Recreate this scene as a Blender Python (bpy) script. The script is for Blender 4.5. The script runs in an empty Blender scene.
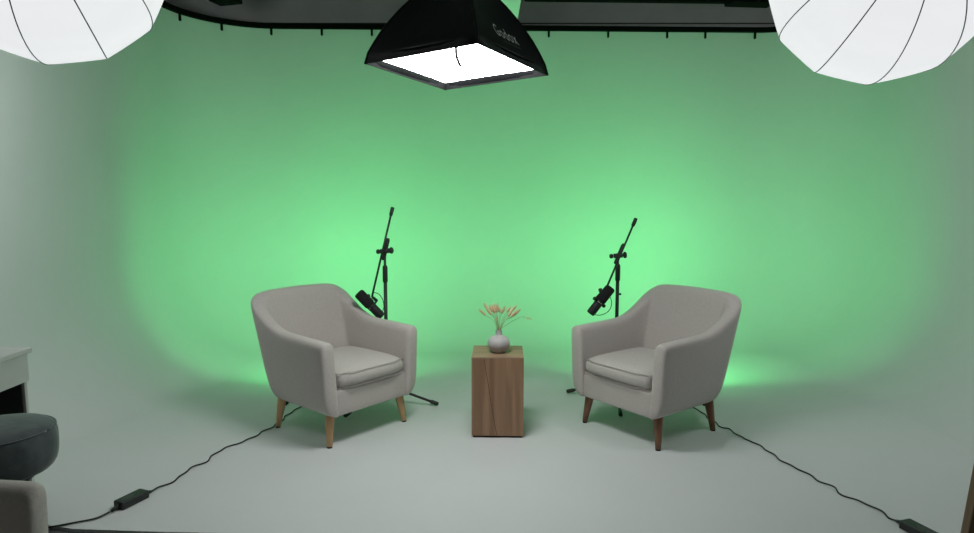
import bpy, bmesh, math, random
from mathutils import Vector, Matrix
random.seed(7)
S = bpy.context.scene
C = S.collection
PI = math.pi
V = Vector

# ------------------------------------------------------------------ helpers
def obj(name, bm, m, parent=None, smooth=True, sub=0, bevel=0, loc=None, kind=None):
    me = bpy.data.meshes.new(name)
    bmesh.ops.recalc_face_normals(bm, faces=bm.faces[:])
    bm.to_mesh(me); bm.free()
    if smooth:
        for p in me.polygons: p.use_smooth = True
    me.materials.append(m)
    o = bpy.data.objects.new(name, me); C.objects.link(o)
    if parent: o.parent = parent
    if loc: o.location = loc
    if bevel:
        b = o.modifiers.new('bevel', 'BEVEL'); b.width = bevel; b.segments = 3; b.limit_method = 'ANGLE'
        b.harden_normals = False
    if sub:
        s = o.modifiers.new('subsurf', 'SUBSURF'); s.levels = sub; s.render_levels = sub
    if kind: o['kind'] = kind
    return o

def thing(name, label, cat, loc=(0, 0, 0), rotz=0, group=None):
    o = bpy.data.objects.new(name, None); C.objects.link(o)
    o.empty_display_size = .1
    o.location = loc; o.rotation_euler = (0, 0, rotz)
    o['label'] = label; o['category'] = cat
    if group: o['group'] = group
    return o

def tag(o, label, cat, group=None):
    o['label'] = label; o['category'] = cat
    if group: o['group'] = group
    return o

def add_box(bm, c, d, rot=None):
    r = bmesh.ops.create_cube(bm, size=1)
    M = Matrix.Translation(V(c)) @ (rot.to_4x4() if rot else Matrix.Identity(4)) @ Matrix.Diagonal((d[0], d[1], d[2], 1))
    bmesh.ops.transform(bm, matrix=M, verts=r['verts'])
    return bm

def frame_for(d):
    d = d.normalized()
    a = V((0, 0, 1)) if abs(d.z) < .95 else V((1, 0, 0))
    u = d.cross(a).normalized(); v = u.cross(d).normalized()
    return u, v

def add_tube(bm, pts, rad, n=10, cap=True):
    """tube through pts; rad a number or one radius per point (parallel-transport frame)"""
    pts = [V(p) for p in pts]
    if not hasattr(rad, '__len__'): rad = [rad] * len(pts)
    rings = []; u = None
    for i, p in enumerate(pts):
        a = pts[max(i - 1, 0)]; b = pts[min(i + 1, len(pts) - 1)]
        d = (b - a)
        if d.length < 1e-9: d = V((0, 0, 1))
        d.normalize()
        if u is None: u, w = frame_for(d)
        u = (u - d * u.dot(d)).normalized(); w = d.cross(u)
        rings.append([bm.verts.new(p + (u * math.cos(2*PI*k/n) + w * math.sin(2*PI*k/n)) * rad[i]) for k in range(n)])
    for a, b in zip(rings, rings[1:]):
        for k in range(n):
            bm.faces.new((a[k], a[(k+1) % n], b[(k+1) % n], b[k]))
    if cap:
        bm.faces.new(rings[0]); bm.faces.new(rings[-1])
    return bm

def add_lathe(bm, prof, n=32, M=None):
    """prof: (r, z) from bottom to top, closed on the axis where r == 0"""
    rings = []
    for r, z in prof:
        if r < 1e-6: rings.append([bm.verts.new((0, 0, z))])
        else: rings.append([bm.verts.new((r*math.cos(2*PI*k/n), r*math.sin(2*PI*k/n), z)) for k in range(n)])
    vs = [v for r in rings for v in r]
    for a, b in zip(rings, rings[1:]):
        for k in range(n):
            if len(a) == 1 and len(b) == 1: continue
            if len(a) == 1: bm.faces.new((a[0], b[k], b[(k+1) % n]))
            elif len(b) == 1: bm.faces.new((a[k], a[(k+1) % n], b[0]))
            else: bm.faces.new((a[k], a[(k+1) % n], b[(k+1) % n], b[k]))
    if M is not None: bmesh.ops.transform(bm, matrix=M, verts=vs)
    return bm

def catmull(pts, k=6):
    P = [V(p) for p in pts]; out = []
    for i in range(len(P) - 1):
        p0 = P[max(i-1, 0)]; p1 = P[i]; p2 = P[i+1]; p3 = P[min(i+2, len(P)-1)]
        for j in range(k):
            t = j / k
            out.append(.5*((2*p1) + (p2-p0)*t + (2*p0-5*p1+4*p2-p3)*t*t + (3*p1-p0-3*p2+p3)*t**3))
    out.append(P[-1]); return out

def axis_matrix(p, d):
    """+Z of the local frame along d, origin at p"""
    d = V(d).normalized(); u, v = frame_for(d)
    M = Matrix((u, d.cross(u), d)).transposed().to_4x4()
    M.translation = V(p); return M

def box_obj(name, c, d, m, parent=None, bevel=.003, rot=None, kind=None):
    return obj(name, add_box(bmesh.new(), c, d, rot), m, parent, smooth=False, bevel=bevel, kind=kind)

# ---------------------------------------------------------------- materials
def mat(name, col, rough=.6, metal=0, var=0, scale=8, bump=0, bscale=60, detail=3, sheen=0, spec=.5, stretch=None):
    m = bpy.data.materials.new(name); m.use_nodes = True
    nt = m.node_tree; b = nt.nodes['Principled BSDF']
    b.inputs['Base Color'].default_value = (*col, 1)
    b.inputs['Roughness'].default_value = rough
    b.inputs['Metallic'].default_value = metal
    b.inputs['Specular IOR Level'].default_value = spec
    if sheen:
        b.inputs['Sheen Weight'].default_value = sheen
        b.inputs['Sheen Roughness'].default_value = .4
    tc = nt.nodes.new('ShaderNodeTexCoord')
    src = tc.outputs['Object']
    if stretch:
        mp = nt.nodes.new('ShaderNodeMapping'); mp.inputs['Scale'].default_value = stretch
        nt.links.new(src, mp.inputs['Vector']); src = mp.outputs['Vector']
    if var:
        n = nt.nodes.new('ShaderNodeTexNoise'); n.inputs['Scale'].default_value = scale; n.inputs['Detail'].default_value = detail
        nt.links.new(src, n.inputs['Vector'])
        r = nt.nodes.new('ShaderNodeValToRGB')
        r.color_ramp.elements[0].position = .3; r.color_ramp.elements[1].position = .7
        r.color_ramp.elements[0].color = (*[c*(1-var) for c in col], 1)
        r.color_ramp.elements[1].color = (*[min(1, c*(1+var)) for c in col], 1)
        nt.links.new(n.outputs['Fac'], r.inputs['Fac']); nt.links.new(r.outputs['Color'], b.inputs['Base Color'])
    if bump:
        n2 = nt.nodes.new('ShaderNodeTexNoise'); n2.inputs['Scale'].default_value = bscale; n2.inputs['Detail'].default_value = 2
        nt.links.new(src, n2.inputs['Vector'])
        bp = nt.nodes.new('ShaderNodeBump'); bp.inputs['Strength'].default_value = bump; bp.inputs['Distance'].default_value = .01
        nt.links.new(n2.outputs['Fac'], bp.inputs['Height']); nt.links.new(bp.outputs['Normal'], b.inputs['Normal'])
    return m

def wood(name, c1, c2, scale=1.0, axis='Z', rough=.5):
    m = bpy.data.materials.new(name); m.use_nodes = True
    nt = m.node_tree; b = nt.nodes['Principled BSDF']; b.inputs['Roughness'].default_value = rough
    tc = nt.nodes.new('ShaderNodeTexCoord'); mp = nt.nodes.new('ShaderNodeMapping')
    s = {'Z': (14, 14, .9), 'X': (.9, 14, 14), 'Y': (14, .9, 14)}[axis]
    mp.inputs['Scale'].default_value = tuple(x*scale for x in s)
    nt.links.new(tc.outputs['Object'], mp.inputs['Vector'])
    n = nt.nodes.new('ShaderNodeTexNoise'); n.inputs['Scale'].default_value = 2.2; n.inputs['Detail'].default_value = 6; n.inputs['Distortion'].default_value = .8
    nt.links.new(mp.outputs['Vector'], n.inputs['Vector'])
    r = nt.nodes.new('ShaderNodeValToRGB')
    r.color_ramp.elements[0].position = .3; r.color_ramp.elements[1].position = .68
    r.color_ramp.elements[0].color = (*c1, 1); r.color_ramp.elements[1].color = (*c2, 1)
    nt.links.new(n.outputs['Fac'], r.inputs['Fac']); nt.links.new(r.outputs['Color'], b.inputs['Base Color'])
    bp = nt.nodes.new('ShaderNodeBump'); bp.inputs['Strength'].default_value = .12; bp.inputs['Distance'].default_value = .004
    nt.links.new(n.outputs['Fac'], bp.inputs['Height']); nt.links.new(bp.outputs['Normal'], b.inputs['Normal'])
    return m

def emit(name, col, strength):
    m = bpy.data.materials.new(name); m.use_nodes = True
    b = m.node_tree.nodes['Principled BSDF']
    b.inputs['Base Color'].default_value = (.8, .8, .8, 1)
    b.inputs['Emission Color'].default_value = (*col, 1); b.inputs['Emission Strength'].default_value = strength
    return m

GREEN = (.15, 1.0, .28)
P_GREEN = 26.0           # cloth in front of the led panels behind the chairs
W_GREEN = 21.5          # their beams
P_SOFT = 22.5           # overhead softbox
P_LANT_BACK = .84       # lantern cloth around the mount, as seen from the camera
P_LANT_UNSEEN = 26.0     # stronger glow added on the lantern side unseen by the camera

M = {}
M['cyc'] = mat('white studio paint', (.62, .63, .63), .75, var=.012, scale=2.5, bump=.02, bscale=40, spec=.2)
M['slab'] = mat('dark studio slab', (.10, .11, .105), .8, var=.2, scale=6, bump=.1, bscale=50)
M['greywall'] = mat('grey wall paint', (.55, .55, .54), .85, var=.06, scale=3)
M['ceil'] = mat('dark ceiling paint', (.10, .10, .10), .9)
M['beam'] = mat('white beam paint', (.85, .85, .85), .6, var=.01)
M['chair'] = mat('beige woven upholstery', (.53, .485, .455), .95, var=.05, scale=90, bump=.12, bscale=220, sheen=.15, spec=.15)
M['cushion'] = mat('beige cushion fabric', (.53, .49, .46), .95, var=.05, scale=90, bump=.12, bscale=220, sheen=.15, spec=.15)
M['piping'] = mat('beige piping', (.50, .46, .435), .9, spec=.15)
M['oak'] = wood('light oak leg', (.50, .285, .14), (.66, .42, .22))
M['walnut'] = wood('brown walnut leg', (.17, .075, .04), (.27, .125, .07))
M['glide'] = mat('black plastic glide', (.02, .02, .02), .5)
M['boxwood'] = wood('walnut veneer', (.21, .115, .065), (.38, .225, .13), .55)
M['boxtop'] = wood('walnut veneer top', (.23, .145, .09), (.38, .25, .155), .55, 'X')
M['darkgap'] = mat('dark plinth', (.03, .02, .015), .8)
M['vase'] = mat('matte grey ceramic', (.47, .45, .445), .5, var=.04, scale=30, bump=.03, bscale=80)
M['straw'] = mat('dry straw stem', (.36, .29, .14), .8)
M['fluff'] = mat('dry grass seed head', (.80, .54, .33), .95, var=.2, scale=160, bump=.6, bscale=300)
M['fluff2'] = mat('rosy dry seed head', (.78, .52, .33), .95, var=.2, scale=160, bump=.6, bscale=300)
M['black'] = mat('black satin metal', (.012, .012, .013), .45)
M['track'] = mat('matte black track', (.004, .004, .004), .95, spec=.05)
M['blackp'] = mat('black plastic', (.015, .015, .015), .55, bump=.05, bscale=90)
M['foam'] = mat('black microphone foam', (.012, .012, .012), .95, bump=.5, bscale=400)
M['cable'] = mat('black rubber cable', (.012, .014, .013), .6)
M['brick'] = mat('black adapter plastic', (.02, .024, .022), .5, var=.1, scale=30)
M['marks'] = mat('white print', (.6, .6, .6), .6)
M['greymarks'] = mat('grey print', (.12, .13, .12), .6)
M['sbcloth'] = mat('black softbox nylon', (.010, .010, .012), .55, var=.15, scale=8, bump=.25, bscale=14, spec=.3)
M['sbin'] = mat('dark grey softbox lip', (.006, .006, .0065), .9, spec=.1)
M['sbdiff'] = emit('lit softbox diffuser', (.965, 1, .985), P_SOFT)
M['rib'] = mat('grey lantern seam', (.16, .16, .18), .7)
M['led'] = emit('green led diffuser', GREEN, P_GREEN)
M['velvet'] = mat('dark slate velvet', (.085, .098, .105), .8, var=.3, scale=9, bump=.15, bscale=30, sheen=.5, spec=.2)
M['desk'] = mat('white lacquer', (.5, .5, .485), .5, var=.02)
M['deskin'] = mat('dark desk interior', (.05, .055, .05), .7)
M['stoolwood'] = wood('brown stool wood', (.15, .09, .05), (.24, .15, .09))

def lantern_cloth(R, hot, front):  # front: strength of the glow added on the unseen outward side
    m = bpy.data.materials.new('glowing white lantern cloth'); m.use_nodes = True
    nt = m.node_tree; b = nt.nodes['Principled BSDF']
    b.inputs['Base Color'].default_value = (.2, .2, .2, 1); b.inputs['Roughness'].default_value = .9
    b.inputs['Specular IOR Level'].default_value = .1
    tc = nt.nodes.new('ShaderNodeTexCoord'); sp = nt.nodes.new('ShaderNodeVectorMath'); sp.operation = 'DOT_PRODUCT'
    sp.inputs[1].default_value = hot                      # added bright side, out of camera view, aimed to light the side walls
    nt.links.new(tc.outputs['Object'], sp.inputs[0])
    mr = nt.nodes.new('ShaderNodeMapRange'); mr.interpolation_type = 'SMOOTHSTEP'
    mr.inputs['From Min'].default_value = .66*R; mr.inputs['From Max'].default_value = .92*R
    mr.inputs['To Min'].default_value = P_LANT_BACK; mr.inputs['To Max'].default_value = front
    nt.links.new(sp.outputs['Value'], mr.inputs['Value'])
    # soft creases in the cloth change how much light it lets through
    mp = nt.nodes.new('ShaderNodeMapping'); mp.inputs['Scale'].default_value = (3, 3, 9)
    nt.links.new(tc.outputs['Object'], mp.inputs['Vector'])
    n = nt.nodes.new('ShaderNodeTexNoise'); n.inputs['Scale'].default_value = 1.3; n.inputs['Detail'].default_value = 3
    nt.links.new(mp.outputs['Vector'], n.inputs['Vector'])
    mr2 = nt.nodes.new('ShaderNodeMapRange'); mr2.inputs['To Min'].default_value = .94; mr2.inputs['To Max'].default_value = 1.04
    nt.links.new(n.outputs['Fac'], mr2.inputs['Value'])
    mu = nt.nodes.new('ShaderNodeMath'); mu.operation = 'MULTIPLY'
    nt.links.new(mr.outputs['Result'], mu.inputs[0]); nt.links.new(mr2.outputs['Result'], mu.inputs[1])
    b.inputs['Emission Color'].default_value = (.965, .985, 1, 1)
    nt.links.new(mu.outputs[0], b.inputs['Emission Strength'])
    return m

# ------------------------------------------------------------------- setting
XL, XR, YB, SL, RC, RV, TOP = -2.78, 3.45, 6.535, .032, .80, .78, 3.02
def plan(d):
    """inner plan line of the cyclorama, d metres in from the wall: left front -> back -> right front"""
    ang = math.atan(SL); n = V((math.sin(ang), -math.cos(ang)))     # inward normal of the back wall
    def back_y(x, off): return YB + SL*x - off/math.cos(ang)
    cl = V((XL + RC, 0)); cl.y = back_y(cl.x, RC)
    cr = V((XR - RC, 0)); cr.y = back_y(cr.x, RC)
    r = RC - d
    pts = []
    for k in range(13):                                   # the cove tightens towards the free end of the left wall
        y = 3.05 + (cl.y - 3.05)*k/12; q = max(0, min(1, (y-3.05)/1.5)); q = .26 + .74*q*q*(3-2*q)
        pts.append(V((XL + (d*q if d > 0 else d), y)))
    a0, a1 = PI, PI/2 + ang
    for k in range(1, 15):
        a = a0 + (a1-a0)*k/14; pts.append(cl + V((math.cos(a), math.sin(a)))*r)
    p0, p1 = cl - n*r, cr - n*r
    for k in range(1, 17): pts.append(p0.lerp(p1, k/16))
    for k in range(1, 15):
        a = a1 + (0-a1)*k/14; pts.append(cr + V((math.cos(a), math.sin(a)))*r)
    for k in range(1, 13): pts.append(V((XR - d, cr.y + (2.6-cr.y)*k/12)))
    return pts
levels = []
for k in range(13):
    a = PI/2*k/12; levels.append((RV*(1-math.sin(a)), RV*(1-math.cos(a))))
levels += [(0, .9), (0, 1.4), (0, 2), (0, 2.5), (0, TOP), (-.05, TOP), (-.05, 0)]
L = [[V((p.x, p.y, z)) for p in plan(d)] for d, z in levels]
NP = len(L[0])
def cyc_part(name, i0, i1):
    bm = bmesh.new()
    g = [[bm.verts.new(L[j][i]) for i in range(i0, i1+1)] for j in range(len(L))]
    for j in range(len(L)-1):
        if j == len(L)-3: g[j] = [bm.verts.new(v.co) for v in g[j]]
        for i in range(i1-i0): bm.faces.new((g[j][i], g[j][i+1], g[j+1][i+1], g[j+1][i]))
    for i in ((0,) if i0 == 0 else (i1-i0,) if i1 == NP-1 else ()):      # close the free ends of the shell
        bm.faces.new([bm.verts.new(L[j][i0+i]) for j in range(len(L))])
    o = obj(name, bm, M['cyc'], kind='structure')
    for k, p in enumerate(o.data.polygons):
        if k >= (len(L)-3)*(i1-i0): p.use_smooth = False
    return o
cyc_part('wall_left', 0, 10); cyc_part('wall_back', 10, NP-1-10); cyc_part('wall_right', NP-1-10, NP-1)
bm = bmesh.new()
inner = L[0]
front = [V((2.9, 2.32, 0)), V((1.5, 2.40, 0)), V((0, 2.50, 0)), V((-.9, 2.566, 0)), V((-1.36, 2.58, 0)), V((-1.75, 2.606, 0)), V((-1.90, 2.645, 0)), V((-2.2, 2.73, 0)), V((-2.62, 2.85, 0))]
ring = inner
vs = [bm.verts.new(p) for p in ring + front]
bm.faces.new(vs)
r = bmesh.ops.extrude_face_region(bm, geom=bm.faces[:])
bmesh.ops.translate(bm, vec=(0, 0, -.02), verts=[v for v in r['geom'] if isinstance(v, bmesh.types.BMVert)])
obj('floor', bm, M['cyc'], smooth=False, kind='structure')
bm = bmesh.new(); add_box(bm, (.3, .8, -.03), (9, 7.6, .03))
obj('floor_front', bm, M['slab'], smooth=False, kind='structure')
# the building behind and above the cyclorama
box_obj('wall_behind', (.3, 6.90, 1.95), (9.4, .1, 3.96), M['greywall'], kind='structure', bevel=0)
box_obj('wall_outer_left', (-3.9, 4.2, 1.95), (.1, 5.6, 3.96), M['greywall'], kind='structure', bevel=0)
box_obj('wall_outer_right', (4.5, 4.2, 1.95), (.1, 5.6, 3.96), M['greywall'], kind='structure', bevel=0)
box_obj('ceiling', (.3, 3.0, 3.97), (9.4, 8.1, .06), M['ceil'], kind='structure', bevel=0)
box_obj('trim_1', (.3, 6.838, 3.10), (8, .024, .008), M['black'], kind='structure', bevel=0)
box_obj('trim_2', (.3, 6.838, 3.145), (8, .024, .008), M['black'], kind='structure', bevel=0)
box_obj('ceiling_beam', (-.02, 3.98, 3.13), (.62, 5.9, .15), M['beam'], kind='structure', bevel=.004)

# curtain track along the top edge
tp = plan(.035)
idx = [i for i, p in enumerate(tp) if p.y > 4.6]
tr = thing('curtain_track', 'black curtain track with short hooks along top edge of the green lit wall', 'rail', (0, 6.4, TOP))
off = V((0, 6.4, TOP))
bm = bmesh.new()
rows = []
for i in idx:
    a = tp[max(i-1, 0)]; b = tp[min(i+1, NP-1)]; t = (b-a).normalized(); n = V((t.y, -t.x))
    p = tp[i]
    rows.append([bm.verts.new(V((p.x + n.x*dx, p.y + n.y*dx, TOP + dz)) - off) for dx, dz in ((-.03, -.022), (.02, -.022), (.02, .02), (-.03, .02))])
for a, b in zip(rows, rows[1:]):
    for k in range(4): bm.faces.new((a[k], a[(k+1) % 4], b[(k+1) % 4], b[k]))
bm.faces.new(rows[0]); bm.faces.new(rows[-1])
obj('track', bm, M['track'], tr, smooth=False)
def on_track(px, py):   # nearest point of the track line to the ray direction in plan
    best = min(range(len(tp)-1), key=lambda i: abs(tp[i].x*py - tp[i].y*px) if tp[i].y > 5 else 9e9)
    a, b = tp[best], tp[best+1]
    best2 = min(range(21), key=lambda k: abs((a.lerp(b, k/20)).x*py - (a.lerp(b, k/20)).y*px))
    return a.lerp(b, best2/20)
for dx in (-.4557, -.3976, -.321, -.245, -.1713, .0827, .1707, .2562, .3247, .3813):
    p = on_track(dx, 1.0)
    h = bmesh.new()
    add_box(h, V((p.x, p.y-.012, TOP-.050)) - off, (.020, .014, .062))
    add_box(h, V((p.x, p.y-.012, TOP-.083)) - off, (.014, .022, .012))
    obj('hook', h, M['track'], tr, smooth=False)

# black lighting bar and fixtures under the ceiling, far back
def fixture(name, label, x, y, z, rz, w):
    t = thing(name, label, 'light fixture', (x, y, z), rz)
    bm = bmesh.new(); add_box(bm, (0, 0, .065), (w, .16, .13)); obj('housing', bm, M['track'], t, smooth=False, bevel=.01)
    bm = bmesh.new(); add_box(bm, (0, -.115, .075), (w, .004, .09), Matrix.Rotation(.9, 3, 'X'))
    obj('barn_door', bm, M['track'], t, smooth=False)
    bm = bmesh.new(); add_tube(bm, [(0, 0, .14), (0, 0, 3.945-z)], .016); obj('hanger', bm, M['black'], t)
    return t
lb = thing('lighting_bar', 'long black lighting bar hung across the top right behind the softbox', 'rail', (1.46, 5.75, 3.071))
bm = bmesh.new(); add_box(bm, (0, 0, 0), (2.28, .07, .06), Matrix.Rotation(.0104, 3, 'Y')); obj('bar', bm, M['track'], lb, smooth=False, bevel=.006)
for x in (-.9, 1.0):
    bm = bmesh.new(); add_tube(bm, [(x, 0, .02), (x, 0, .872)], .01); obj('hanger', bm, M['black'], lb)
fixture('studio_spotlight', 'black light fixture hanging beside the right white lantern under the ceiling', 2.185, 5.6, 2.975, .1, .38)
fixture('studio_spotlight', 'black light fixture hanging beside the left white lantern under the ceiling', -2.17, 5.6, 2.993, -.25, .22)

# ------------------------------------------------------------------ armchairs
def smooth01(t): t = max(0, min(1, t)); return t*t*(3-2*t)
def shell_bm():
    bm = bmesh.new()
    def wid(z): return .343 + .027*(z-.2)/.6
    def bck(z): return .302 + .168*(z-.2)/.6
    FR = -.315
    def plan_pt(s, z, inset):
        """s 0..1 from right arm front round the back to left arm front"""
        w = wid(z)-inset; b = bck(z)-inset; r = max(.115-inset, .030)
        ln = (b-r)-FR; arc = PI/2*r; bk = 2*(w-r)
        # fixed shares so that stations line up between levels
        sg = -1 if s > .5 else 1; q = s if s <= .5 else 1-s
        if q <= .30: p = (w, FR + ln*(q/.30))
        elif q <= .40:
            a = (q-.30)/.10*PI/2; p = (w-r + r*math.cos(a), b-r + r*math.sin(a))
        else: p = ((w-r)*(1-(q-.40)/.10), b)
        return p[0]*sg, p[1]
    TQ = [(0, .606), (.10, .610), (.19, .614), (.22, .628), (.25, .655), (.28, .697), (.30, .728), (.32, .756), (.34, .778), (.37, .800), (.42, .816), (.5, .821)]
    def top(s):
        q = min(s, 1-s)
        for (a, za), (b, zb_) in zip(TQ, TQ[1:]):
            if q <= b: return za + (zb_-za)*(q-a)/(b-a)
        return TQ[-1][1]
    ss = [0, .004, .012, .03, .06, .09, .12, .15, .18, .205, .23, .255, .28, .30, .315, .33, .345, .36, .375, .40, .425, .45, .475]
    ss = ss + [.5] + [1-s for s in reversed(ss)]
    rings = []
    for s in ss:
        q = min(s, 1-s); zt = top(s)
        shr = {0: .016, .004: .006}.get(q, 0)
        th0 = .094; th1 = .083 if q < .3 else .095
        def th(z): return th0 + (th1-th0)*(z-.2)/.6
        zb = .177 + (.02 if q == 0 else 0)
        secs = [(.085, zb), (.042, zb+.012), (.016, zb+.042), (.003, zb+.09)]
        for k in range(1, 7): secs.append((0, zb+.09 + (zt-.035-zb-.09)*k/6))
        secs += [(.006, zt-.014), (.022, zt-.001), (.05, zt+.003), (th(zt)-.022, zt-.001), (th(zt)-.006, zt-.014), (th(zt)+.0, zt-.035)]
        for k in range(1, 6):
            z = zt-.035 + (.30-(zt-.035))*k/5; secs.append((th(z) , z))
        secs += [(.094, zb)]
        ring = []
        for ins, z in secs:
            if shr:
                ins = ins + (shr if ins < .05 else (-shr if ins > .055 else 0)); z = z - (shr*.7 if z > zt-.03 else 0)
            x, y = plan_pt(s, z, ins)
            if q == 0: y += -.004
            ring.append(bm.verts.new((x, y, z)))
        rings.append(ring)
    n = len(rings[0])
    for a, b in zip(rings, rings[1:]):
        for k in range(n): bm.faces.new((a[k], a[(k+1) % n], b[(k+1) % n], b[k]))
    for rr in (rings[0], rings[-1]): bm.faces.new(rr)
    return bm
def cushion_bm():
    bm = bmesh.new()
    nx, ny = 10, 10; hx = .256; y0, y1 = -.322, .228; z0, z1 = .324, .436
    def P(i, j, up):
        u = i/nx*2-1; v = j/ny*2-1
        x = u*hx; y = y0 + (v+1)/2*(y1-y0)
        e = (1-abs(u)**5)*(1-abs(v)**5)
        z = (z1-.018 + .028*e) if up else (z0+.012 - .012*e)
        # round the plan corners
        if abs(u) > .79 and abs(v) > .79:
            x -= math.copysign(.018*(abs(u)-.79)/.21, u); y -= math.copysign(.018*(abs(v)-.79)/.21, v)
        return (x, y, z)
    T = [[bm.verts.new(P(i, j, 1)) for j in range(ny+1)] for i in range(nx+1)]
    B = [[bm.verts.new(P(i, j, 0)) for j in range(ny+1)] for i in range(nx+1)]
    for i in range(nx):
        for j in range(ny):
            bm.faces.new((T[i][j], T[i+1][j], T[i+1][j+1], T[i][j+1]))
            bm.faces.new((B[i][j], B[i][j+1], B[i+1][j+1], B[i+1][j]))
    def edge(g): return [g[i][0] for i in range(nx)] + [g[nx][j] for j in range(ny)] + [g[i][ny] for i in range(nx, 0, -1)] + [g[0][j] for j in range(ny, 0, -1)]
    te, be = edge(T), edge(B); n = len(te)
    mids = []
    for k in range(n):
        c = V((0, (y0+y1)/2, 0)); m = (te[k].co+be[k].co)/2
        d = V((m.x-c.x, m.y-c.y, 0)); 
        o = V((math.copysign(1, d.x) if abs(abs(te[k].co.x)-hx) < .02 else 0, math.copysign(1, d.y) if min(abs(te[k].co.y-y0), abs(te[k].co.y-y1)) < .02 else 0, 0))
        if o.length: o.normalize()
        mids.append(bm.verts.new(m + o*.010))
    for k in range(n):
        l = (k+1) % n
        bm.faces.new((te[k], mids[k], mids[l], te[l])); bm.faces.new((mids[k], be[k], be[l], mids[l]))
    rim = [[v.co.copy() for v in te], [v.co.copy() for v in be]]
    return bm, rim
def make_armchair(label, loc, rz):
    t = thing('armchair', label, 'armchair', loc, rz, None)
    obj('upholstered_shell', shell_bm(), M['chair'], t, sub=1)
    bm = bmesh.new(); add_box(bm, (0, -.02, .2525), (.515, .56, .147))
    bmesh.ops.subdivide_edges(bm, edges=bm.edges[:], cuts=3, use_grid_fill=True)
    obj('seat_base', bm, M['chair'], t, bevel=.012)
    cb, rim = cushion_bm()
    c = obj('seat_cushion', cb, M['cushion'], t, sub=1)
    bm = bmesh.new()
    for rr in rim:
        add_tube(bm, rr + [rr[0]], .0022, 6)
    obj('piping', bm, M['piping'], c)
    for sx in (-1, 1):
        for sy in (-1, 1):
            bm = bmesh.new()
            a = V((sx*.256, sy*.233, .20)); b = V((sx*.280, sy*.255, .008))
            add_tube(bm, [a, a.lerp(b, .3), a.lerp(b, .7), b], [.027, .0255, .0195, .0155], 16)
            lg = obj('leg', bm, M['oak'], t)
            g = bmesh.new(); add_tube(g, [V((b.x, b.y, 0)), V((b.x, b.y, .009))], .015, 16); obj('foot_glide', g, M['glide'], lg)
    return t
def copy_tree(o, parent=None):
    c = o.copy(); C.objects.link(c)
    if parent: c.parent = parent
    for ch in list(o.children): copy_tree(ch, c)
    return c
ch1 = make_armchair('beige tub armchair with light oak legs, left of the wooden pedestal', (-.893, 3.874, 0), math.radians(50))
ch2 = copy_tree(ch1); ch2.location = (.980, 3.838, 0); ch2.rotation_euler.z = math.radians(-53)
ch2['label'] = 'beige tub armchair with dark brown legs, right of the wooden pedestal'
for l in ch2.children:
    if l.name.startswith('leg'):
        l.material_slots[0].link = 'OBJECT'; l.material_slots[0].material = M['walnut']
ch3 = copy_tree(ch1); ch3.location = (-1.592, 1.45, -.015); ch3.rotation_euler.z = math.radians(86)
ch3['label'] = 'beige armchair cut off by the bottom left corner, before the dark velvet stool'

# ------------------------------------------------------- pedestal, vase, grass
pd = thing('pedestal_table', 'square walnut wood pedestal standing between the two armchairs', 'side table', (.0645, 3.794, 0), -.025)
bm = bmesh.new(); add_box(bm, (0, 0, .2415), (.30, .30, .459)); obj('body', bm, M['boxwood'], pd, smooth=False, bevel=.002)
bm = bmesh.new(); add_box(bm, (0, 0, .474), (.30, .30, .006)); obj('top', bm, M['boxtop'], pd, smooth=False, bevel=.0015)
bm = bmesh.new(); add_box(bm, (0, 0, .006), (.285, .285, .012)); obj('plinth', bm, M['darkgap'], pd, smooth=False)
# thin dark crack running down the front veneer
bm = bmesh.new()
pts = [(-.077, .468), (-.068, .40), (-.052, .31), (-.036, .20), (-.018, .09), (-.003, .014)]
for (x0, z0), (x1, z1) in zip(pts, pts[1:]):
    q = [bm.verts.new((x, -.1506, z)) for x, z in ((x0-.0011, z0), (x0+.0011, z0), (x1+.0011, z1), (x1-.0011, z1))]; bm.faces.new(q)
obj('veneer_crack', bm, M['darkgap'], pd, smooth=False)

VX, VY, VZ = .070, 3.775, .4775
vs_ = thing('vase', 'round grey ceramic bud vase on the wooden pedestal', 'vase', (VX, VY, VZ))
prof = [(0, 0), (.030, 0), (.036, .003), (.050, .016), (.060, .034), (.064, .052), (.062, .070), (.053, .086), (.038, .097), (.024, .102), (.0185, .106), (.0175, .115), (.0175, .132), (.0185, .136), (.0165, .137), (.0145, .134), (.0145, .10), (0, .095)]
prof = [(r*1.07, z*.985) for r, z in prof]
obj('vase_body', add_lathe(bmesh.new(), prof, 40), M['vase'], vs_, sub=1)

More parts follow.
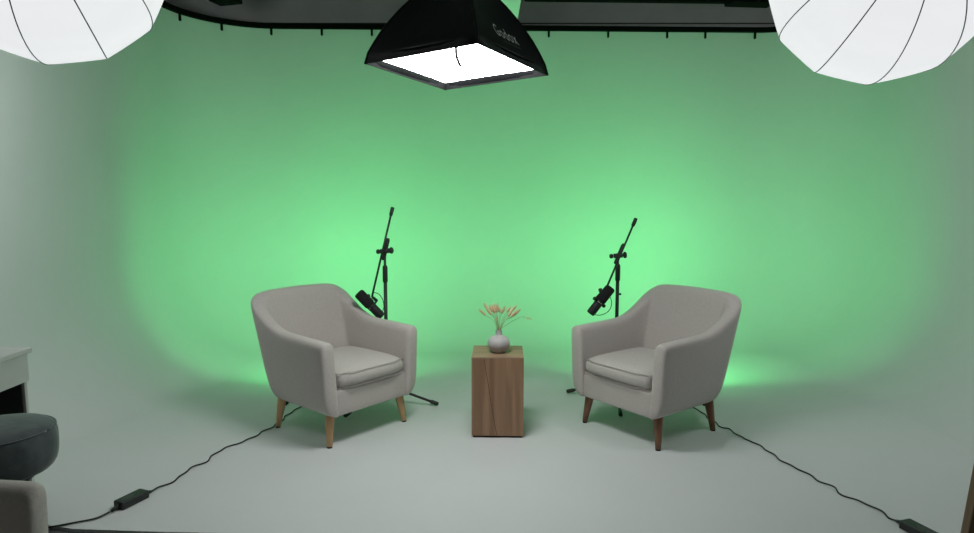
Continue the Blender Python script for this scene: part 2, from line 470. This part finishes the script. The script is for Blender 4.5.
def grass(head_tip, head_base, label, k, droop=None, depth=0, small=False):
    """px offsets (right, up) in metres from the vase mouth"""
    t = thing('dried_grass_stem', label, 'dried grass', (VX, VY, VZ + .10), 0, 'dried grass stems in the vase')
    r0 = V((random.uniform(-.008, .008), random.uniform(-.007, .007), .002))
    m0 = V((max(-.010, min(.010, head_base[0]*.14)), random.uniform(-.006, .006), .037))
    hb = V((head_base[0], depth, head_base[1]+.037)); ht = V((head_tip[0], depth*1.25, head_tip[1]+.037))
    mid = m0.lerp(hb, .55) + V((-head_base[0]*.12, 0, .012))
    pts = [r0, m0, mid, hb] if not droop else [r0, m0] + [V((a, depth*.7, b+.037)) for a, b in droop] + [hb]
    bm = bmesh.new(); add_tube(bm, catmull(pts, 5), .0011 if not small else .0014, 6); obj('stem', bm, M['straw'], t)
    d = ht-hb; l = d.length
    bm = bmesh.new()
    w = .0072 if not small else .004
    pr = [(0, 0), (w*.55, l*.06), (w*.92, l*.22), (w, l*.40), (w*.92, l*.6), (w*.62, l*.82), (w*.25, l*.96), (0, l)]
    add_lathe(bm, pr, 14, axis_matrix(hb, d))
    # bristly outline
    for q in range(46):
        f = random.uniform(.05, .95); a = random.uniform(0, 2*PI); Mx = axis_matrix(hb, d)
        rr = w*math.sin(PI*min(1, .12+f*.86))*.9
        p = Mx @ V((rr*math.cos(a), rr*math.sin(a), f*l)); e = Mx @ V((rr*1.3*math.cos(a), rr*1.3*math.sin(a), f*l + .008))
        add_tube(bm, [p, e], [.0009, .0003], 3, cap=False)
    obj('seed_head', bm, M['fluff'] if k % 3 else M['fluff2'], t)
K = 1/8.2*3.75/650          # metres per pixel of the close crop at the vase
def kk(x, y): return ((x-240)*K, (285-y)*K*1.02)
GR = [
 ((70, 112), (135, 172), 'dried grass stem leaning furthest left out of the vase', -.01),
 ((112, 70), (156, 132), 'dried grass stem reaching high at upper left, second from left in the vase', .012),
 ((130, 100), (180, 166), 'dried grass stem with thick head, third from left in the vase', -.012),
 ((158, 90), (190, 152), 'dried grass stem just right of the thick left heads, fourth from left in the vase', .02),
 ((184, 80), (206, 150), 'dried grass stem standing steeply left of centre, fifth from left in the vase', -.015),
 ((206, 78), (216, 152), 'dried grass stem almost upright above the vase neck, sixth from left', .022),
 ((231, 68), (222, 148), 'dried grass stem upright at the very top of the bunch, seventh from left', -.004),
 ((243, 108), (250, 154), 'dried grass stem low in the middle of the bunch, eighth from left', .012),
 ((290, 92), (262, 154), 'dried grass stem tilting slightly right of centre, ninth from left in the vase', -.012),
 ((334, 104), (306, 152), 'dried grass stem at the left of the right hand cluster in the vase', .02),
 ((360, 106), (314, 180), 'dried grass stem lowest in the right hand cluster in the vase', -.016),
 ((390, 90), (332, 148), 'dried grass stem reaching highest in the right hand cluster in the vase', .012),
 ((384, 126), (338, 184), 'dried grass stem in front of the right hand cluster in the vase', -.024),
 ((422, 116), (350, 182), 'dried grass stem leaning furthest right in the right hand cluster', .0),
]
for k, (tp_, bs_, lab, dp) in enumerate(GR): grass(kk(*tp_), kk(*bs_), lab, k, None, dp)
grass(kk(512, 196), kk(462, 188), 'dried grass stem arching far right alone with a drooping thin head', 3, [kk(300, 250), kk(360, 212), kk(420, 184), kk(445, 181)], -.01, True)
grass(kk(220, 188), kk(226, 214), 'short dark dried stem with tiny bud just above the vase mouth', 1, None, -.012, True)

# ------------------------------------------------------------ microphone stands
def mic_stand(label, base, feet, clutch, top_end, low_end, clip=None):
    b = V(base)
    t = thing('microphone_stand', label, 'microphone stand', base)
    pole = bmesh.new(); add_tube(pole, [(0, 0, .06), (0, 0, .86)], .012, 14); obj('lower_pole', pole, M['black'], t)
    bm = bmesh.new(); add_lathe(bm, [(0, .822), (.014, .825), (.017, .835), (.017, .925), (.013, .938), (0, .94)], 16); obj('height_grip', bm, M['blackp'], t)
    c = V(clutch)-b
    bm = bmesh.new(); add_tube(bm, [(0, 0, .86), (0, 0, c.z)], .0082, 12); obj('upper_pole', bm, M['black'], t)
    bm = bmesh.new(); add_lathe(bm, [(0, .055), (.02, .06), (.026, .08), (.026, .12), (.018, .14), (0, .145)], 18); obj('leg_collar', bm, M['blackp'], t)
    for f in feet:
        f = V(f)-b; d = V((f.x, f.y, 0)).normalized()
        p0 = d*.022 + V((0, 0, .115)); p1 = V((f.x, f.y, .014))
        bm = bmesh.new(); add_tube(bm, [p0, p1], .0085, 10); lg = obj('leg', bm, M['black'], t)
        q = (p1-p0).normalized()
        bm = bmesh.new(); add_tube(bm, [p1-q*.055, p1-q*.045, p1-q*.005, p1+q*.003], [.010, .0135, .0135, .010], 12); obj('rubber_foot', bm, M['blackp'], lg)
    te, le = V(top_end)-b, V(low_end)-b
    ax = (te-le).normalized()
    bm = bmesh.new(); add_tube(bm, [le, te], .0068, 10); bo = obj('boom_arm', bm, M['black'], t)
    bm = bmesh.new(); add_tube(bm, [te-ax*.06, te-ax*.05, te-ax*.004, te], [.008, .0125, .0125, .009], 12); obj('counterweight', bm, M['blackp'], bo)
    bm = bmesh.new(); add_tube(bm, [c-ax*.05, c-ax*.04, c+ax*.085, c+ax*.1], [.009, .014, .014, .009], 12); cl = obj('boom_clutch', bm, M['blackp'], t)
    # hub and two wing knobs on the clutch
    side = V((1, -.15, .1)).normalized()
    bm = bmesh.new(); add_tube(bm, [c-side*.03+V((0, 0, .012)), c+side*.03+V((0, 0, .012))], .016, 14); obj('clutch_hub', bm, M['blackp'], t)
    for sg, w in ((1, .022), (-1, .016)):
        k = c + side*sg*.045 + V((0, 0, .012))
        bm = bmesh.new(); add_lathe(bm, [(0, -.014), (w*.7, -.012), (w, -.004), (w, .006), (w*.6, .013), (0, .014)], 12, axis_matrix(k, side*sg)); obj('knob', bm, M['blackp'], cl)
    if clip:
        bm = bmesh.new(); add_box(bm, (0.018, 0, clip), (.018, .012, .014)); obj('cable_clip', bm, M['blackp'], t, smooth=False, bevel=.003)
    return t
def microphone(label, foam_end, body_end, boom_low, cable_pts, marks_side):
    A, B = V(foam_end), V(body_end); o = (A+B)/2
    t = thing('microphone', label, 'microphone', o)
    ax = (B-A).normalized(); l = (B-A).length
    Mx = axis_matrix(A-o, ax)
    h = l*.52
    bm = bmesh.new(); add_lathe(bm, [(0, 0), (.022, .001), (.032, .006), (.0355, .016), (.0355, h-.01), (.032, h), (0, h)], 24, Mx); obj('windscreen', bm, M['foam'], t)
    bm = bmesh.new(); add_lathe(bm, [(0, h), (.029, h), (.0305, h+.004), (.0305, h+.018), (.029, h+.022), (0, h+.022)], 24, Mx); bd = obj('switch_band', bm, M['blackp'], t)
    bm = bmesh.new(); add_lathe(bm, [(0, h+.022), (.0285, h+.022), (.029, h+.03), (.029, l-.012), (.025, l-.002), (.012, l), (0, l)], 24, Mx); obj('body', bm, M['blackp'], t)
    # small pale print on the band, facing the camera
    inv = Mx.to_3x3().transposed(); toward = inv @ V((marks_side, -1, 0))
    a0 = math.atan2(toward.y, toward.x)
    bm = bmesh.new()
    for k in (-3, -2, -1, 1, 2, 3):
        a = a0 + k*.17; rr = .0309
        q = [Mx @ V((rr*math.cos(a+da), rr*math.sin(a+da), h+zz)) for da, zz in ((-.05, .008), (.05, .008), (.05, .013), (-.05, .013))]
        bm.faces.new([bm.verts.new(p) for p in q])
    obj('band_print', bm, M['marks'], bd, smooth=False)
    # yoke: two arms from the band to the boom
    c = Mx @ V((0, 0, h+.01)); bl = V(boom_low)-o
    dn = (bl-c); dn -= ax*dn.dot(ax); dn.normalize()
    sd = ax.cross(dn).normalized()
    bm = bmesh.new()
    arc = [c + sd*math.cos(a)*.043 + dn*math.sin(a)*.05 for a in [PI*k/14 for k in range(15)]]
    add_tube(bm, arc, .005, 8); obj('yoke', bm, M['black'], t)
    bm = bmesh.new(); add_tube(bm, [c + dn*.048, (c+dn*.055).lerp(bl, .6), bl], [.011, .010, .009], 12); obj('mount', bm, M['blackp'], t)
    for sg in (1, -1):
        for e in (sd,):
            bm = bmesh.new(); add_lathe(bm, [(0, -.010), (.011, -.009), (.0125, -.003), (.0125, .006), (.008, .010), (0, .010)], 12, axis_matrix(c+e*sg*.05, e*sg)); obj('knob', bm, M['blackp'], t)
    k = bl + V((-.022, -.01, .006))
    bm = bmesh.new(); add_lathe(bm, [(0, -.016), (.010, -.014), (.0135, 0), (.0125, .012), (0, .016)], 12, axis_matrix(k, V((-.2, -.2, 1)))); obj('knob', bm, M['blackp'], t)
    bm = bmesh.new(); add_tube(bm, catmull([V(p)-o for p in cable_pts], 8), .0028, 6); obj('cable', bm, M['cable'], t)
    return t

mic_stand('black tripod boom microphone stand behind the left armchair', (-.677, 4.291, 0),
          [(-.899, 3.985, 0), (-.328, 4.224, 0), (-.792, 4.625, 0)], (-.677, 4.291, 1.022), (-.619, 4.285, 1.324), (-.758, 4.235, .735))
microphone('black podcast microphone over the left armchair arm, grille end up to the left', (-.846, 4.22, .768), (-.694, 4.235, .602), (-.758, 4.235, .735),
           [(-.745, 4.235, .765), (-.715, 4.24, .755), (-.690, 4.24, .722), (-.680, 4.235, .675), (-.690, 4.245, .640), (-.70, 4.24, .622)], -.2)
mic_stand('black tripod boom microphone stand behind the right armchair', (.884, 4.365, 0),
          [(.572, 4.51, 0), (.848, 4.0, 0), (1.15, 4.51, 0)], (.884, 4.365, .985), (.998, 4.36, 1.249), (.803, 4.30, .80), .735)
microphone('black podcast microphone by the right armchair, tilted with its lower end to the left', (.824, 4.27, .797), (.684, 4.26, .617), (.778, 4.30, .765),
           [(.815, 4.275, .735), (.828, 4.275, .70), (.824, 4.275, .658), (.796, 4.27, .624), (.745, 4.265, .608), (.694, 4.26, .622)], 0)

# ------------------------------------------------- green led panels on the floor
def led_panel(label, x, y, rz, power):
    t = thing('led_panel_light', label, 'studio light', (x, y, 0), rz)
    rot = Matrix.Rotation(math.radians(TILT), 3, 'X'); c = V((0, 0, .54))
    def loc(p): return c + rot @ V(p)
    bm = bmesh.new(); add_box(bm, loc((0, -.02, 0)), (.30, .035, .22), rot); obj('housing', bm, M['blackp'], t, smooth=False, bevel=.006)
    bm = bmesh.new(); add_box(bm, loc((0, .002, 0)), (.27, .006, .19), rot); obj('diffuser', bm, M['led'], t, smooth=False)
    bm = bmesh.new()
    add_tube(bm, [loc((-.165, -.02, 0)), (-.165, -.01, .30), (-.165, 0, .02), (.165, 0, .02), (.165, -.01, .30), loc((.165, -.02, 0))], .008, 8); obj('yoke', bm, M['black'], t)
    li = bpy.data.lights.new('led_array', 'AREA'); li.shape = 'RECTANGLE'; li.size = .26; li.size_y = .18
    li.energy = W_GREEN*power; li.color = GREEN; li.spread = math.radians(SPREAD)
    lo = bpy.data.objects.new('led_array', li); C.objects.link(lo); lo.parent = t
    lo.location = loc((0, .008, 0)); lo.rotation_euler = (math.radians(90+TILT), 0, 0)
    for sx in (-1, 1):
        bm = bmesh.new(); add_tube(bm, [(sx*.12, -.13, .011), (sx*.12, .12, .011)], .010, 8); obj('foot', bm, M['black'], t)
    return t
TILT = 8; SPREAD = 138
led_panel('green led panel light on the floor behind the left armchair', -1.235, 4.37, .06, 1)
led_panel('green led panel light on the floor behind the right armchair', 1.355, 4.37, -.17, 1.17)

# ----------------------------------------------------- adapters and their cables
def adapter(label, brick_c, ang, runs, pid):
    b = V(brick_c)
    t = thing('power_adapter', label, 'power adapter', (b.x, b.y, 0))
    rot = Matrix.Rotation(ang, 3, 'Z')
    bm = bmesh.new(); add_box(bm, (0, 0, .019), (.138, .060, .036), rot); br = obj('adapter_brick', bm, M['brick'], t, smooth=False, bevel=.005)
    bm = bmesh.new()
    for k, w in ((0, .05), (1, .07), (2, .04)):
        p = rot @ V((-.02, .010-.010*k, 0.0373)); add_box(bm, p, (w, .003, .0006), rot)
    obj('rating_print', bm, M['greymarks'], br, smooth=False)
    for sx in (-1, 1):
        bm = bmesh.new(); a = rot @ V((sx*.068, 0, .017)); e = rot @ V((sx*.105, 0, .010))
        add_tube(bm, [a, e], [.011, .006], 10); obj('strain_relief', bm, M['cable'], br)
    for r in runs:
        pts = [V((p[0]-b.x, p[1]-b.y, p[2] if len(p) > 2 else .006)) for p in r]
        cp = catmull(pts, 8); run = 0; out = []
        for q in range(len(cp)):
            if q: run += (cp[q]-cp[q-1]).length
            d = (cp[min(q+1, len(cp)-1)]-cp[max(q-1, 0)]).normalized(); n = V((-d.y, d.x, 0))
            k = min(1, q/6, (len(cp)-1-q)/6) * (1 if pid >= 0 and r is runs[0] else .2)
            out.append(cp[q] + n*(.007*math.sin(run*46+pid) + .004*math.sin(run*27+1))*k)
        bm = bmesh.new(); add_tube(bm, out, .0038, 8); obj('cable', bm, M['cable'], t)
    return t
adapter('black power adapter on the floor at left, cable running to the left armchair', (-1.622, 2.838), math.radians(68),
        [[(-1.582, 2.938, .010), (-1.558, 3.013), (-1.532, 3.08), (-1.521, 3.199), (-1.484, 3.287), (-1.466, 3.435), (-1.430, 3.521), (-1.363, 3.612), (-1.337, 3.724), (-1.292, 3.825), (-1.285, 3.93), (-1.268, 4.06), (-1.245, 4.17), (-1.24, 4.24), (-1.255, 4.29, .02), (-1.24, 4.325, .10), (-1.236, 4.328, .40), (-1.235, 4.335, .47)],
         [(-1.663, 2.735, .010), (-1.70, 2.68), (-1.777, 2.64), (-1.85, 2.612, .003), (-1.90, 2.60, -.006), (-1.98, 2.60, -.009), (-2.06, 2.54, -.009), (-2.085, 2.40, -.009), (-2.09, 2.1, -.009)]], 0)
adapter('black power adapter at bottom right, cable running to the right armchair', (1.786, 2.554), math.radians(108),
        [[(1.753, 2.658, .010), (1.748, 2.70), (1.738, 2.775), (1.708, 2.838), (1.668, 2.897), (1.657, 2.992), (1.630, 3.058), (1.611, 3.162), (1.571, 3.236), (1.556, 3.339), (1.534, 3.463), (1.512, 3.581), (1.475, 3.628), (1.454, 3.773), (1.424, 3.807), (1.400, 3.913), (1.388, 4.082), (1.362, 4.162), (1.37, 4.23), (1.385, 4.275, .02), (1.36, 4.315, .10), (1.352, 4.327, .40), (1.35, 4.335, .47)],
         [(1.819, 2.45, .010), (1.836, 2.40, .003), (1.88, 2.30, -.009), (1.96, 2.1, -.009), (2.1, 1.7, -.009)]], 1)

# ----------------------------------------------------------- overhead softbox
def softbox():
    a = .6/.7
    pos = V((-.150*a, 3.581*a, 1.39 + (2.068-1.39)*a))
    t = thing('softbox', 'black square softbox glowing white, hung from above at the top centre', 'softbox', pos)
    t.rotation_mode = 'XYZ'
    R = Matrix.Rotation(1.001, 3, 'Z') @ Matrix.Rotation(.055, 3, 'Y') @ Matrix.Rotation(-.026, 3, 'X')
    t.rotation_euler = R.to_euler('XYZ')
    H = .30
    prof = [(0, 1.0), (.05, .965), (.10, .90), (.15, .825), (.20, .735), (.25, .635), (.30, .52), (.34, .41), (.375, .30), (.40, .24)]
    cs = [(-1, -1), (-1, 1), (1, 1), (1, -1)]
    def s_at(h):
        for (h0, s0), (h1, s1) in zip(prof, prof[1:]):
            if h <= h1: return s0 + (s1-s0)*(h-h0)/(h1-h0)
        return prof[-1][1]
    def face_pt(c0, c1, u, h, out=0):
        s = H*s_at(h); a, b = V(c0)*s, V(c1)*s
        p = a.lerp(b, u); n = ((V(c0)+V(c1))/2).normalized()
        belly = -.035*4*u*(1-u)*math.sin(PI*min(1, h/.42))   # cloth pulled in between the ribs
        p = p + n*(belly+out); return V((p.x, p.y, h))
    bm = bmesh.new(); NU = 8; rows = []
    for h, _ in prof:
        row = []
        for i in range(4):
            for k in range(NU): row.append(bm.verts.new(face_pt(cs[i], cs[(i+1) % 4], k/NU, h)))
        rows.append(row)
    n = len(rows[0])
    for a, b in zip(rows, rows[1:]):
        for k in range(n): bm.faces.new((a[k], a[(k+1) % n], b[(k+1) % n], b[k]))
    sh = obj('shell', bm, M['sbcloth'], t, smooth=True)
    for e in sh.data.edges:
        i0, i1 = e.vertices
        if i0 % NU == 0 and i1 % NU == 0 and i0//n != i1//n: e.use_edge_sharp = True
    so = sh.modifiers.new('solid', 'SOLIDIFY'); so.thickness = .004; so.offset = 0
    # the skirt round the opening, its inner face dark grey
    bm = bmesh.new(); rr = []
    for h, s in ((.0, 1.0), (.0, .988), (.036, .962)):
        rr.append([bm.verts.new(V((c[0]*H*s, c[1]*H*s, h))) for c in cs])
    for a, b in zip(rr, rr[1:]):
        for k in range(4): bm.faces.new((a[k], a[(k+1) % 4], b[(k+1) % 4], b[k]))
    obj('skirt', bm, M['sbin'], t, smooth=False)
    bm = bmesh.new(); g = [bm.verts.new((c[0]*H*.962, c[1]*H*.962, .034)) for c in cs]; bm.faces.new(g)
    o = obj('diffuser', bm, M['sbdiff'], t, smooth=False)
    # ribs along the four corners
    for i in range(4):
        bm = bmesh.new(); add_tube(bm, [face_pt(cs[i], cs[(i+1) % 4], 0, h, .001) for h, _ in prof], .006, 8); obj('rib', bm, M['sbcloth'], t)
    bm = bmesh.new(); add_lathe(bm, [(0, .395), (.10, .395), (.11, .41), (.11, .44), (.06, .45), (.06, .62), (.045, .64), (0, .64)], 24); obj('lamp_head', bm, M['blackp'], t)
    # short strap hanging from the near lip
    Ri = R.transposed()
    p0 = V((-.127, 2.755, 2.008)); pts = [p0, p0+V((.0, .002, -.03)), p0+V((.006, .004, -.055)), p0+V((.019, .006, -.083))]
    bm = bmesh.new(); add_tube(bm, catmull([Ri @ (p-pos) for p in pts], 5), .006, 8); obj('strap', bm, M['sbcloth'], t)
    # lettering on the right hand near face: N -> R is corner 0 -> corner 3
    cu = bpy.data.curves.new('lettering', 'FONT'); cu.body = 'Godox'; cu.size = 1; cu.resolution_u = 4; cu.offset = .004; cu.space_character = 1.12
    to = bpy.data.objects.new('lettering', cu); C.objects.link(to)
    dg = bpy.context.evaluated_depsgraph_get(); dg.update()
    me = bpy.data.meshes.new_from_object(to.evaluated_get(dg))
    C.objects.unlink(to); bpy.data.objects.remove(to)
    xs = [v.co.x for v in me.vertices]; x0, x1 = min(xs), max(xs)
    bm = bmesh.new(); bm.from_mesh(me)
    bmesh.ops.subdivide_edges(bm, edges=bm.edges[:], cuts=1)
    for v in bm.verts:
        u = .355 + (v.co.x-x0)/(x1-x0)*.36
        h = .102 + v.co.y*.084
        v.co = face_pt(cs[0], cs[3], u, h, .005)
    obj('lettering', bm, M['logo'], t, smooth=False)
    bm = bmesh.new(); u = .43
    random.seed(3)
    while u < .70:
        w = random.uniform(.008, .016)
        q = [face_pt(cs[0], cs[3], uu, hh, .005) for uu, hh in ((u, .080), (u+w, .080), (u+w, .086), (u, .086))]
        bm.faces.new([bm.verts.new(p) for p in q]); u += w + random.choice((.004, .004, .010))
    obj('small_print', bm, M['greymarks2'], t, smooth=False)
    top = V((0, 0, .63)); tw = R @ top + pos
    # rod that holds the lamp to the beam, straight up
    bm = bmesh.new(); add_tube(bm, [top, Ri @ (V((tw.x, tw.y, 3.054))-pos)], .014, 12); obj('drop_rod', bm, M['black'], t)
    return t
M['logo'] = mat('pale grey print', (.92, .92, .93), .5)
M['greymarks2'] = mat('faint grey print', (.16, .16, .165), .6)
softbox()

# ------------------------------------------------------------- round lanterns
def lantern(label, c, front, spin, hot, power):
    R = .425; NR = 12; c = V(c); f = V(front).normalized()
    t = thing('lantern_softbox', label, 'lantern light', c)
    Mx = axis_matrix((0, 0, 0), f)                       # local +Z is the front of the lamp
    q = Mx.to_3x3() @ Matrix.Rotation(spin, 3, 'Z')
    t.rotation_euler = q.to_euler('XYZ')
    def pt(az, th, rr=1.0):
        a = (az % (2*PI/NR)) - PI/NR                     # angle inside one gore
        flat = math.cos(PI/NR)/math.cos(a)
        k = 1 + (flat-1)*.75*math.sin(th)
        r = R*rr*k
        return V((r*math.sin(th)*math.cos(az), r*math.sin(th)*math.sin(az), .97*r*math.cos(th)))
    bm = bmesh.new(); NA = NR*8; NT = 36; rows = []
    t0, t1 = .0, PI-.30
    top = bm.verts.new(pt(0, 0))
    for j in range(1, NT+1):
        th = t1*j/NT
        rows.append([bm.verts.new(pt(2*PI*k/NA, th)) for k in range(NA)])
    for k in range(NA): bm.faces.new((top, rows[0][k], rows[0][(k+1) % NA]))
    for a, b in zip(rows, rows[1:]):
        for k in range(NA): bm.faces.new((a[k], b[k], b[(k+1) % NA], a[(k+1) % NA]))
    obj('cloth', bm, lantern_cloth(R, q.transposed() @ V(hot).normalized(), P_LANT_UNSEEN*power), t)
    for g in range(NR):
        az = 2*PI*g/NR
        bm = bmesh.new(); add_tube(bm, [pt(az, .05 + (t1-.05)*j/30, 1.002) for j in range(31)], .0022, 6); obj('rib', bm, M['rib'], t)
    z0 = -.97*R*math.cos(.30)
    bm = bmesh.new(); add_lathe(bm, [(0, z0-.02), (.10, z0-.02), (.14, z0-.01), (.14, z0+.012), (.10, z0+.02), (0, z0+.02)], 32); obj('speed_ring', bm, M['blackp'], t)
    bm = bmesh.new(); add_lathe(bm, [(0, z0-.27), (.05, z0-.265), (.06, z0-.25), (.06, z0-.03), (.075, z0-.02), (0, z0-.02)], 24); obj('lamp_head', bm, M['blackp'], t)
    qi = q.transposed(); h = V((0, 0, z0-.15)); hw = q @ h + c
    bm = bmesh.new(); add_tube(bm, [h, qi @ (V((hw.x, hw.y, 3.945))-c)], .013, 12); obj('drop_rod', bm, M['black'], t)
    return t
A = math.radians(34)
for label, c, psi, rib_at, hot, power in (
        ('white ribbed round lantern softbox at the upper left corner', V((-1.633, 2.508, 2.312)), 63, 63, (-.72, .60, -.34), 1),
        ('white ribbed round lantern softbox at the upper right corner', V((1.575, 2.696, 2.272)), 130, 124, (.72, .60, -.34), 1.15)):
    away = V((c.x, c.y, c.z-1.39)).normalized()          # the lamps look away from the room, down over the set
    def side(deg):
        e = V((math.cos(math.radians(deg)), 0, -math.sin(math.radians(deg)))); return (e - away*e.dot(away)).normalized()
    f = away*math.cos(A) + side(psi)*math.sin(A)
    k = axis_matrix((0, 0, 0), f).to_3x3().transposed() @ side(rib_at)
    lantern(label, c, f, math.atan2(k.y, k.x), hot, power)

# ---------------------------------------------------- dressing table, stool, bar stool
ds = thing('dressing_table', 'white lacquered dressing table with dark open kneehole at the left edge', 'dressing table', (-2.36, 2.40, 0))
zb = 0
bm = bmesh.new(); add_box(bm, (0, 0, .688+zb), (.512, 1.10, .024)); obj('table_top', bm, M['desk'], ds, smooth=False, bevel=.003)
bm = bmesh.new(); add_box(bm, (.24, -.008, .612+zb), (.02, 1.066, .128)); obj('apron', bm, M['desk'], ds, smooth=False, bevel=.002)
for y in (-.525, .525):
    bm = bmesh.new(); add_box(bm, (-.008, y, .338+zb/2), (.48, .018, .676+zb)); obj('end_panel', bm, M['desk'], ds, smooth=False, bevel=.002)
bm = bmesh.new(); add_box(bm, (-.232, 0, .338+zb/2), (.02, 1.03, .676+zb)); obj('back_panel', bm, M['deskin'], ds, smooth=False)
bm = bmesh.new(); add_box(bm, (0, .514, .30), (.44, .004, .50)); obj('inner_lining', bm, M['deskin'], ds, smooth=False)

st = thing('round_stool', 'dark slate velvet round stool in front of the white dressing table', 'stool', (-1.912, 2.455, -.005))
prof = [(0, .312), (.14, .312), (.172, .322), (.192, .346), (.200, .39), (.201, .44), (.198, .468), (.190, .488), (.172, .503), (.13, .512), (.06, .516), (0, .517)]
bm = bmesh.new(); add_lathe(bm, prof, 64)
for v in bm.verts:   # shallow gathers round the side of the cover
    r = math.hypot(v.co.x, v.co.y)
    if r > .15 and .35 < v.co.z < .5:
        a = math.atan2(v.co.y, v.co.x); k = 1 + .012*math.sin(a*9) + .006*math.sin(a*23+1); v.co.x *= k; v.co.y *= k
seat = obj('seat_pad', bm, M['velvet'], st, sub=1)
bm = bmesh.new(); add_tube(bm, [(.192*math.cos(2*PI*k/48), .192*math.sin(2*PI*k/48), 0.487) for k in range(49)], .003, 6); obj('piping', bm, M['velvet'], seat)
bm = bmesh.new(); add_lathe(bm, [(0, .295), (.12, .295), (.12, .314), (0, .314)], 40); obj('seat_base', bm, M['blackp'], st)
bm = bmesh.new(); add_tube(bm, [(0, 0, .012), (0, 0, .30)], .028, 16); obj('pedestal', bm, M['black'], st)
bm = bmesh.new(); add_lathe(bm, [(0, 0), (.115, 0), (.115, .008), (.04, .02), (0, .02)], 32); obj('foot_plate', bm, M['black'], st)

bs = thing('bar_stool', 'brown wooden stool leg cut off by the lower right edge', 'stool', (1.977, 2.06, -.015))
for i, (sx, sy) in enumerate(((-1, -1), (-1, 1), (1, 1), (1, -1))):
    bm = bmesh.new()
    b_ = V((sx*.235, sy*.20, .0)); a_ = V((sx*.185, sy*.155, .74))
    add_box(bm, (0, 0, 0), (.042, .042, 1))
    for v in bm.verts:
        f = v.co.z+.5; p = b_.lerp(a_, f); k = .85 + .25*f; v.co = V((v.co.x*k + p.x, v.co.y*k + p.y, p.z))
    obj('leg', bm, M['stoolwood'], bs, smooth=False, bevel=.005)
bm = bmesh.new(); add_box(bm, (0, 0, .755), (.38, .34, .04)); obj('seat', bm, M['stoolwood'], bs, smooth=False, bevel=.012)
for sy in (-1, 1):
    bm = bmesh.new(); add_tube(bm, [(-.21, sy*.18, .28), (.21, sy*.18, .28)], .012, 10); obj('stretcher', bm, M['stoolwood'], bs)

# ---------------------------------------------------------------- light, camera
w = bpy.data.worlds.new('studio dark'); S.world = w; w.use_nodes = True
w.node_tree.nodes['Background'].inputs['Color'].default_value = (.9, .95, 1, 1)
w.node_tree.nodes['Background'].inputs['Strength'].default_value = .06

cam = bpy.data.cameras.new('camera'); co = bpy.data.objects.new('camera', cam); C.objects.link(co)
cam.sensor_width = 36; cam.lens = 36*650/974; cam.clip_start = .05
co.location = (0, 0, 1.39); co.rotation_euler = (math.radians(90-6.103), 0, 0)
S.camera = co
S.view_settings.view_transform = 'Standard'; S.view_settings.look = 'None'
S.view_settings.exposure = 0; S.view_settings.gamma = 1; S.view_settings.use_curve_mapping = False
